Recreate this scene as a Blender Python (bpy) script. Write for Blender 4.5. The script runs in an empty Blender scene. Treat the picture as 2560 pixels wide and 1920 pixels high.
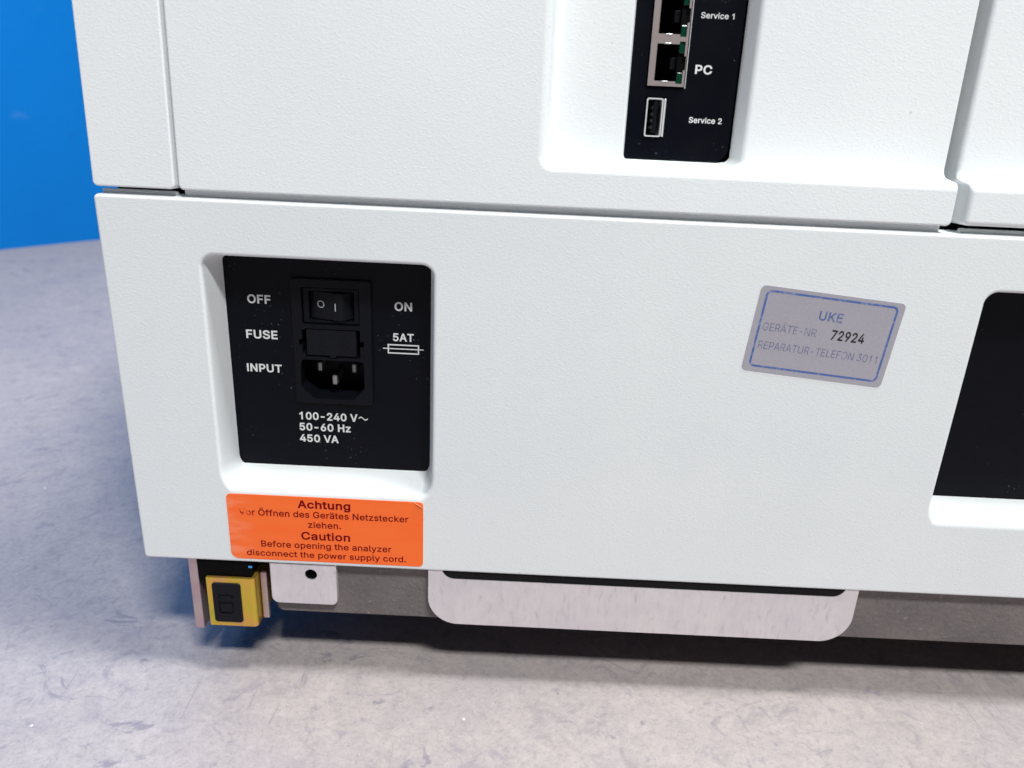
import bpy, bmesh, math, random
from mathutils import Vector, Matrix
from mathutils.geometry import delaunay_2d_cdt

random.seed(7)
SC = bpy.context.scene
COL = SC.collection
S = 0.001            # everything below is written in millimetres
CAM_H = 231.0        # lens height above the floor; z below is measured from lens height
R = math.radians

# ------------------------------------------------------------------ camera
th, ro = R(20.5), R(2.72)
Fv = Vector((0, math.cos(th), -math.sin(th)))
R0 = Vector((1, 0, 0)); U0 = Vector((0, math.sin(th), math.cos(th)))
Rv = R0 * math.cos(ro) + U0 * math.sin(ro)
Uv = U0 * math.cos(ro) - R0 * math.sin(ro)
cd = bpy.data.cameras.new("camera"); cam = bpy.data.objects.new("camera", cd); COL.objects.link(cam)
m = Matrix.Identity(4)
for i in range(3):
    m[i][0], m[i][1], m[i][2] = Rv[i], Uv[i], -Fv[i]
m[0][3], m[1][3], m[2][3] = 0, -258 * S, CAM_H * S
cam.matrix_world = m
cd.lens = 1922 / 2560 * 36; cd.sensor_width = 36; cd.sensor_fit = 'HORIZONTAL'
cd.clip_start = 0.01; cd.clip_end = 50
cd.dof.use_dof = True; cd.dof.focus_distance = 0.29; cd.dof.aperture_fstop = 12
SC.camera = cam

# ------------------------------------------------------------------ light
w = bpy.data.worlds.new("World"); SC.world = w; w.use_nodes = True
bg = w.node_tree.nodes['Background']
bg.inputs[0].default_value = (0.52, 0.62, 0.85, 1); bg.inputs[1].default_value = 0.05


def area(name, direction, dist, sx, sy, power, colour, target=(0, 0, 0.10)):
    l = bpy.data.lights.new(name, 'AREA'); l.shape = 'RECTANGLE'; l.size = sx; l.size_y = sy
    l.energy = power; l.color = colour
    o = bpy.data.objects.new(name, l); COL.objects.link(o)
    d = Vector(direction).normalized()
    o.location = Vector(target) + d * dist
    xa = (Vector((1, 0, 0)) - d * d.x).normalized(); ya = d.cross(xa)      # long side runs along the cabinet
    mm = Matrix((xa, ya, d)).transposed()
    o.rotation_euler = mm.to_euler()
    return o


area("key_lamp", (.20, -.53, .86), 2.4, .62, .22, 59, (.965, .99, .975))
area("ceiling_lamp", (.26, -.07, 1), 2.4, .6, .34, 53, (.95, .985, 1))
area("cool_lamp", (-.48, .27, 1), 1.15, .5, .5, 4.0, (.36, .57, 1))

vs = SC.view_settings
vs.view_transform = 'Standard'; vs.look = 'None'; vs.gamma = 1; vs.exposure = 0
try:
    vs.use_curve_mapping = False
except Exception:
    pass


# ------------------------------------------------------------------ materials
class N:
    def __init__(s, name):
        s.m = bpy.data.materials.new(name); s.m.use_nodes = True
        s.t = s.m.node_tree; s.b = s.t.nodes['Principled BSDF']
        s.tc = s.t.nodes.new('ShaderNodeTexCoord')

    def set(s, **k):
        for a, v in k.items():
            i = s.b.inputs[a.replace('_', ' ')]
            i.default_value = (*v, 1) if isinstance(v, tuple) and len(v) == 3 else v
        return s

    def node(s, t, **k):
        n = s.t.nodes.new(t)
        for a, v in k.items():
            setattr(n, a, v)
        return n

    def link(s, a, b):
        s.t.links.new(a, b)

    def vec(s, scale=(1, 1, 1), rot=(0, 0, 0), loc=(0, 0, 0)):
        mp = s.node('ShaderNodeMapping'); s.link(s.tc.outputs['Object'], mp.inputs[0])
        mp.inputs['Scale'].default_value = scale; mp.inputs['Rotation'].default_value = rot
        mp.inputs['Location'].default_value = loc
        return mp.outputs[0]

    def noise(s, scale, detail=4, rough=.55, v=None, dist=0.0):
        n = s.node('ShaderNodeTexNoise'); n.inputs['Scale'].default_value = scale
        n.inputs['Detail'].default_value = detail; n.inputs['Roughness'].default_value = rough
        n.inputs['Distortion'].default_value = dist
        s.link(v if v is not None else s.tc.outputs['Object'], n.inputs['Vector'])
        return n.outputs[0]

    def ramp(s, fac, stops):
        r = s.node('ShaderNodeValToRGB'); e = r.color_ramp.elements
        while len(e) < len(stops):
            e.new(0.5)
        for i, (p, c) in enumerate(stops):
            e[i].position = p
            e[i].color = (*c, 1) if isinstance(c, tuple) else (c, c, c, 1)
        s.link(fac, r.inputs[0])
        return r.outputs[0]

    def mix(s, fac, a, b, mode='MIX'):
        n = s.node('ShaderNodeMix', data_type='RGBA', blend_type=mode)
        if isinstance(fac, (int, float)):
            n.inputs[0].default_value = fac
        else:
            s.link(fac, n.inputs[0])
        for i, v in ((6, a), (7, b)):
            if isinstance(v, tuple):
                n.inputs[i].default_value = (*v, 1)
            else:
                s.link(v, n.inputs[i])
        return n.outputs[2]

    def math(s, op, a, b=0.0):
        n = s.node('ShaderNodeMath', operation=op)
        for i, v in ((0, a), (1, b)):
            if isinstance(v, (int, float)):
                n.inputs[i].default_value = v
            else:
                s.link(v, n.inputs[i])
        return n.outputs[0]

    def bump(s, h, strength, dist, prev=None):
        n = s.node('ShaderNodeBump'); n.inputs['Strength'].default_value = strength
        n.inputs['Distance'].default_value = dist
        s.link(h, n.inputs['Height'])
        if prev is not None:
            s.link(prev, n.inputs['Normal'])
        s.link(n.outputs[0], s.b.inputs['Normal'])
        return n.outputs[0]

    def col(s, sock):
        s.link(sock, s.b.inputs['Base Color'])

    def rough(s, sock):
        s.link(sock, s.b.inputs['Roughness'])


def mat_plain(name, c, rough=.5, metal=0.0, spec=.5):
    n = N(name).set(Base_Color=c, Roughness=rough, Metallic=metal)
    n.b.inputs['Specular IOR Level'].default_value = spec
    return n.m


def mat_white():
    n = N('white_textured_plastic').set(Roughness=.52)
    n.b.inputs['Specular IOR Level'].default_value = .4
    big = n.noise(14, 3)
    c = n.ramp(big, [(.3, (.755, .78, .79)), (.7, (.79, .81, .815))])
    # stray scuffs and dots of dirt
    sp = n.noise(230, 2, .5)
    c = n.mix(n.ramp(sp, [(.765, 0.0), (.80, .55)]), c, (.42, .40, .38))
    n.col(c)
    g1 = n.noise(950, 2, .6, n.vec((1, 1, 1.7), (0, .6, 0)), .6)
    g2 = n.noise(300, 3, .6)
    h = n.math('ADD', n.ramp(g1, [(.46, 0.0), (.72, 1.0)]), n.math('MULTIPLY', g2, .5))
    n.bump(h, .18, .00020)
    return n.m


def mat_black(name, dust=True, base=(.0012, .0018, .0048), rough=.40):
    n = N(name)
    if dust:
        sp = n.noise(900, 2, .5)
        area_ = n.noise(45, 3)
        f = n.math('MULTIPLY', n.ramp(sp, [(.70, 0.0), (.78, 1.0)]), n.ramp(area_, [(.48, 0.0), (.68, .5)]))
        n.col(n.mix(f, base, (.30, .32, .36)))
    else:
        n.set(Base_Color=base)
    fr = n.noise(60, 4)
    n.rough(n.ramp(fr, [(.3, rough - .04), (.7, rough + .07)]))
    n.b.inputs['Specular IOR Level'].default_value = .13
    n.bump(n.noise(2600, 1), .12, .0001)
    return n.m


def mat_floor():
    n = N('worn_vinyl_floor')
    big = n.noise(11, 5, .6, None, .8)
    mid = n.noise(85, 6, .66, None, 1.0)
    fine = n.noise(430, 5, .7, None, .4)
    grit = n.noise(1300, 3, .6)
    c = n.ramp(mid, [(.30, (0.305, 0.266, 0.272)), (.44, (0.385, 0.335, 0.322)), (.58, (0.415, 0.360, 0.343)), (.74, (0.450, 0.392, 0.372))])
    c = n.mix(n.ramp(big, [(.35, .5), (.60, 0.0)]), c, (0.325, 0.290, 0.300))
    # darker torn-looking patches where the top layer has gone
    p1 = n.noise(21, 7, .68, n.vec((1, 1.5, 1), (0, 0, .5), (3.1, 1.7, 0)), 1.4)
    c = n.mix(n.ramp(p1, [(.345, .85), (.385, 0.0)]), c, (0.225, 0.203, 0.232))
    p2 = n.noise(60, 6, .66, n.vec((1, 1, 1), (0, 0, 0), (7.7, 4.2, 0)), 2.0)
    c = n.mix(n.ramp(p2, [(.57, 0.0), (.66, .6)]), c, (0.248, 0.224, 0.252))
    c = n.mix(n.ramp(fine, [(.32, .5), (.49, 0.0)]), c, (0.264, 0.228, 0.240))
    c = n.mix(n.ramp(fine, [(.53, 0.0), (.70, .45)]), c, (0.480, 0.424, 0.412))
    c = n.mix(n.ramp(grit, [(.32, .35), (.44, 0.0)]), c, (0.216, 0.192, 0.208))
    # thin scratches
    for k, (sc, ro_, lo, a) in enumerate(((34, .9, 1.3, .5), (30, -.35, 5.2, .5))):
        sn = n.noise(sc, 1, .4, n.vec((1, .10, 1), (0, 0, ro_), (lo, lo * .7, 0)), .15)
        band = n.math('ABSOLUTE', n.math('SUBTRACT', sn, .57))
        gate = n.noise(24, 2, .5, n.vec((1, 1, 1), (0, 0, 0), (lo * 2, 1, 0)))
        f = n.math('MULTIPLY', n.ramp(band, [(.0, a), (.005, 0.0)]), n.ramp(gate, [(.60, 0.0), (.66, 1.0)]))
        c = n.mix(f, c, (0.152, 0.132, 0.152))
    # bits of white and black grit
    vo = n.node('ShaderNodeTexVoronoi'); vo.inputs['Scale'].default_value = 80
    n.link(n.tc.outputs['Object'], vo.inputs['Vector'])
    sel = n.node('ShaderNodeSeparateColor'); n.link(vo.outputs['Color'], sel.inputs[0])
    dot = n.ramp(vo.outputs['Distance'], [(.030, 1.0), (.055, 0.0)])
    c = n.mix(n.math('MULTIPLY', dot, n.math('GREATER_THAN', sel.outputs[0], .93)), c, (.92, .90, .88))
    c = n.mix(n.math('MULTIPLY', dot, n.math('LESS_THAN', sel.outputs[0], .06)), c, (.07, .06, .06))
    n.col(c)
    n.rough(n.ramp(mid, [(.3, .42), (.7, .62)]))
    n.b.inputs['Specular IOR Level'].default_value = .3
    h = n.math('ADD', n.math('MULTIPLY', fine, .7), n.math('ADD', n.math('MULTIPLY', grit, .25), n.math('MULTIPLY', mid, .8)))
    n.bump(h, .45, .0007)
    return n.m


def mat_wall():
    n = N('blue_wall_paint').set(Roughness=.5); n.b.inputs['Specular IOR Level'].default_value = .15
    f = n.noise(3.2, 4, .6)
    c = n.ramp(f, [(.3, (.0015, .165, .53)), (.7, (.002, .190, .60))])
    st = n.noise(16, 4, .6, None, .6)
    c = n.mix(n.ramp(st, [(.66, 0.0), (.74, .16)]), c, (.16, .33, .62))
    st2 = n.noise(12, 3, .5, n.vec((1, 1, 1), (0, 0, 0), (4, 2, 7)))
    c = n.mix(n.ramp(st2, [(.68, 0.0), (.76, .5)]), c, (.006, .09, .36))
    n.col(c)
    n.bump(n.noise(60, 4), .25, .002)
    return n.m


def mat_alu():
    n = N('blasted_aluminium').set(Metallic=.5)
    a = n.noise(330, 5, .65, n.vec((1.3, 1, .42), (0, -.35, 0)), .3)
    b = n.noise(55, 5, .62)
    c = n.ramp(a, [(.26, (.60, .555, .58)), (.42, (.76, .71, .73)), (.75, (.82, .77, .785))])
    c = n.mix(n.ramp(b, [(.34, .55), (.54, 0.0)]), c, (.66, .62, .66))
    c = n.mix(n.ramp(n.noise(210, 2, .5, n.vec((1.6, 1, .5), (0, -.35, 0), (3, 0, 1))), [(.68, 0.0), (.78, .38)]), c, (.42, .39, .42))
    n.col(c)
    n.rough(n.ramp(a, [(.3, .55), (.7, .42)]))
    n.bump(n.noise(1400, 2, .5, n.vec((1.5, 1, .4))), .25, .0001)
    return n.m


def mat_cast():
    n = N('grey_cast_metal').set(Roughness=.62, Metallic=.15)
    a = n.noise(420, 4, .6); b = n.noise(40, 3)
    c = n.ramp(b, [(.3, (.150, .130, .130)), (.7, (.205, .178, .172))])
    c = n.mix(n.ramp(a, [(.62, 0.0), (.76, .6)]), c, (.40, .36, .35))
    c = n.mix(n.ramp(a, [(.28, .5), (.42, 0.0)]), c, (.10, .085, .085))
    n.col(c); n.bump(n.math('ADD', a, n.math('MULTIPLY', n.noise(1100, 3, .6), .4)), .9, .0008)
    return n.m


def mat_yellow():
    n = N('yellow_zinc_plating').set(Metallic=.82, Roughness=.36)
    a = n.noise(75, 3, .5, n.vec((1.4, .6, .8)))
    c = n.ramp(a, [(.28, (.72, .36, .17)), (.45, (.76, .45, .08)), (.58, (.66, .50, .06)), (.72, (.48, .47, .08))])
    n.col(c); n.bump(n.noise(500, 3), .15, .0002)
    return n.m


def mat_plated():
    n = N('iridescent_plated_steel').set(Metallic=.8, Roughness=.4)
    a = n.noise(55, 3, .55, n.vec((1, 1, 1.6)))
    c = n.ramp(a, [(.30, (.48, .25, .38)), (.48, (.52, .39, .41)), (.62, (.55, .44, .42)), (.75, (.60, .42, .28))])
    n.col(c); n.bump(n.noise(600, 3), .2, .0002)
    return n.m


def mat_orange():
    n = N('orange_sticker').set(Roughness=.42); n.b.inputs['Specular IOR Level'].default_value = .25
    a = n.noise(60, 3, .5, n.vec((.4, 1, 3)))
    c = n.ramp(a, [(.3, (1.0, .148, .022)), (.7, (1.0, .175, .032))])
    # pale rubbed patch towards the left edge
    sx = n.node('ShaderNodeSeparateXYZ'); n.link(n.tc.outputs['Object'], sx.inputs[0])
    g = n.ramp(n.math('MULTIPLY', n.math('ADD', sx.outputs[0], .107), 50), [(.0, .55), (.55, 0.0)])
    c = n.mix(n.math('MULTIPLY', g, n.ramp(n.noise(170, 4, .6, n.vec((.5, 1, 2))), [(.42, 0.0), (.62, 1.0)])), c, (1.0, .36, .22))
    n.col(c)
    return n.m


def mat_warning_ink():
    n = N('dark_red_ink').set(Roughness=.6); n.b.inputs['Specular IOR Level'].default_value = .08
    sx = n.node('ShaderNodeSeparateXYZ'); n.link(n.tc.outputs['Object'], sx.inputs[0])
    g = n.ramp(n.math('MULTIPLY', n.math('ADD', sx.outputs[0], .1035), 100), [(.35, 1.0), (.66, 0.0)])
    up = n.math('GREATER_THAN', sx.outputs[2], (CAM_H - 160) * S)
    wear = n.ramp(n.noise(900, 3, .6, n.vec((.8, 1, 1.4))), [(.44, 0.0), (.50, 1.0)])
    f = n.math('MULTIPLY', n.math('MULTIPLY', g, up), wear)
    n.col(n.mix(f, (.19, .002, .005), (.95, .13, .03)))
    return n.m


def mat_silver():
    n = N('silver_sticker').set(Metallic=.35, Roughness=.42)
    a = n.noise(1600, 2)
    n.col(n.ramp(a, [(.3, (.415, .40, .45)), (.7, (.465, .445, .495))]))
    return n.m


def mat_ink(name, ink, paper, lo, hi, scale=420):
    n = N(name).set(Roughness=.5)
    n.col(n.mix(n.ramp(n.noise(scale, 4, .6), [(lo, 0.0), (hi, 1.0)]), paper, ink))
    return n.m


M = dict(white=mat_white(), black=mat_black('black_painted_plate'), blackp=mat_black('black_plastic', False, (.0045, .005, .0078), .45),
         blackm=mat_plain('black_void', (.0025, .0025, .003), .7, 0, .08), floor=mat_floor(), wall=mat_wall(), alu=mat_alu(), cast=mat_cast(),
         yellow=mat_yellow(), plated=mat_plated(), orange=mat_orange(), redink=mat_warning_ink(), silver=mat_silver(),
         print=mat_plain('white_print', (.70, .70, .70), .55), nickel=mat_plain('nickel_shell', (.47, .40, .385), .38, .6),
         steel=mat_plain('bright_steel', (.80, .79, .80), .30, .35), green=mat_plain('green_indicator', (.003, .045, .024), .15),
         pin=mat_plain('tinned_pin', (.30, .29, .28), .35, .6), rubber_and_slot=mat_plain('black_rubber_and_slot_shade', (.005, .005, .006), .75, 0, .2),
         insert=mat_black('black_latch_plastic', False, (.007, .0075, .0105), .5), blueglint=mat_plain('blue_glint_paint', (.05, .32, .75), .4),
         blueink=mat_ink('blue_border_ink', (.065, .13, .37), (.27, .29, .44), .30, .50),
         fadeink=mat_ink('faded_blue_ink', (.13, .15, .26), (.34, .335, .42), .24, .50),
         uke=mat_ink('blue_heading_ink', (.085, .13, .30), (.26, .28, .42), .30, .5), blackink=mat_plain('black_ink', (.008, .008, .010), .5))


# ------------------------------------------------------------------ helpers
def link(name, me, mat, parent=None, label=None):
    o = bpy.data.objects.new(name, me); COL.objects.link(o)
    if mat is not None:
        me.materials.append(mat)
    if parent is not None:
        o.parent = parent
    if label:
        o['label'] = label
    return o


def to_obj(name, bm, mat, parent=None, smooth=False, tilt=False, label=None, recalc=True):
    """bm is in mm, z measured from lens height (or local v when tilt)."""
    if recalc:
        bmesh.ops.recalc_face_normals(bm, faces=bm.faces)
    for v in bm.verts:
        v.co *= S
        if not tilt:
            v.co.z += CAM_H * S
    for f in bm.faces:
        f.smooth = smooth
    me = bpy.data.meshes.new(name); bm.to_mesh(me); bm.free()
    o = link(name, me, mat, parent, label)
    if tilt and (parent is None or parent is ROOT):
        place_tilt(o)
    return o


HINGE = -34.8
LEAN = R(2.7)


def place_tilt(o):
    # the upper half of the cabinet leans back a little; v runs up its slope
    o.location = (0, 0, (HINGE + CAM_H) * S)
    o.rotation_euler = (-LEAN, 0, 0)


def rrect(x0, x1, z0, z1, r, n=8):
    if not isinstance(r, (tuple, list)):
        r = (r,) * 4                                   # BL, BR, TR, TL
    pts = []
    for (cx, cz, a0, rr) in ((x0 + r[0], z0 + r[0], 180, r[0]), (x1 - r[1], z0 + r[1], 270, r[1]),
                             (x1 - r[2], z1 - r[2], 0, r[2]), (x0 + r[3], z1 - r[3], 90, r[3])):
        k = n if rr > .01 else 0
        for i in range(k + 1):
            a = R(a0 + 90 * i / max(k, 1))
            pts.append((cx + rr * math.cos(a), cz + rr * math.sin(a)))
    return pts


def circle(cx, cz, r, n=28):
    return [(cx + r * math.cos(2 * math.pi * i / n), cz + r * math.sin(2 * math.pi * i / n)) for i in range(n)]


def plate_bm(outer, holes, y0, y1, edge=0.0, bm=None):
    """prism between depth y0 (front) and y1 with through-holes; edge = small chamfer on the outer front rim"""
    bm = bm or bmesh.new()
    loops = [outer] + list(holes)

    def ring(pts, y):
        return [bm.verts.new((x, y, z)) for x, z in pts]

    def inset(pts, d):
        n = len(pts); out = []
        for i in range(n):
            a, b, c = Vector(pts[i - 1]), Vector(pts[i]), Vector(pts[(i + 1) % n])
            e1, e2 = (b - a), (c - b)
            if e1.length < 1e-6: e1 = e2
            if e2.length < 1e-6: e2 = e1
            n1 = Vector((-e1.y, e1.x)).normalized(); n2 = Vector((-e2.y, e2.x)).normalized()
            nn = (n1 + n2)
            nn = nn.normalized() if nn.length > 1e-6 else n1
            out.append(tuple(b + nn * d / max(.5, nn.dot(n1))))
        return out

    faces = {0: [], 1: []}
    for side, yy in enumerate((y0, y1)):
        es = []
        for li, pts in enumerate(loops):
            p = inset(pts, edge) if (edge and li == 0 and side == 0) else pts
            vs_ = ring(p, yy); faces[side].append(vs_)
            for i in range(len(vs_)):
                es.append(bm.edges.new((vs_[i], vs_[(i + 1) % len(vs_)])))
        bmesh.ops.triangle_fill(bm, edges=es, use_beauty=True, use_dissolve=False)
    for k in range(len(loops)):
        f, b = faces[0][k], faces[1][k]
        n = len(f); mid = f
        if edge and k == 0:
            mid = ring(loops[0], y0 + edge)
            for i in range(n):
                bm.faces.new((f[i], f[(i + 1) % n], mid[(i + 1) % n], mid[i]))
        for i in range(n):
            bm.faces.new((mid[i], mid[(i + 1) % n], b[(i + 1) % n], b[i]))
    return bm


def box_bm(x0, x1, y0, y1, z0, z1, bev=0.0, bm=None, seg=2):
    t = bmesh.new()
    bmesh.ops.create_cube(t, size=1)
    for v in t.verts:
        v.co = Vector(((x0 + x1) / 2 + v.co.x * (x1 - x0), (y0 + y1) / 2 + v.co.y * (y1 - y0), (z0 + z1) / 2 + v.co.z * (z1 - z0)))
    if bev:
        bmesh.ops.bevel(t, geom=list(t.edges), offset=bev, segments=seg, affect='EDGES', profile=.5)
    if bm is None:
        return t
    me = bpy.data.meshes.new('tmp'); t.to_mesh(me); t.free(); bm.from_mesh(me); bpy.data.meshes.remove(me)
    return bm


def prism_xy(pts, z0, z1, bev=0.0):
    """polygon in (x, y) swept along z"""
    bm = bmesh.new()
    a = [bm.verts.new((x, y, z0)) for x, y in pts]; b = [bm.verts.new((x, y, z1)) for x, y in pts]
    bm.faces.new(a); bm.faces.new(b[::-1])
    for i in range(len(pts)):
        j = (i + 1) % len(pts)
        bm.faces.new((a[i], a[j], b[j], b[i]))
    if bev:
        bmesh.ops.bevel(bm, geom=list(bm.edges), offset=bev, segments=2, affect='EDGES', profile=.5)
    return bm


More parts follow.
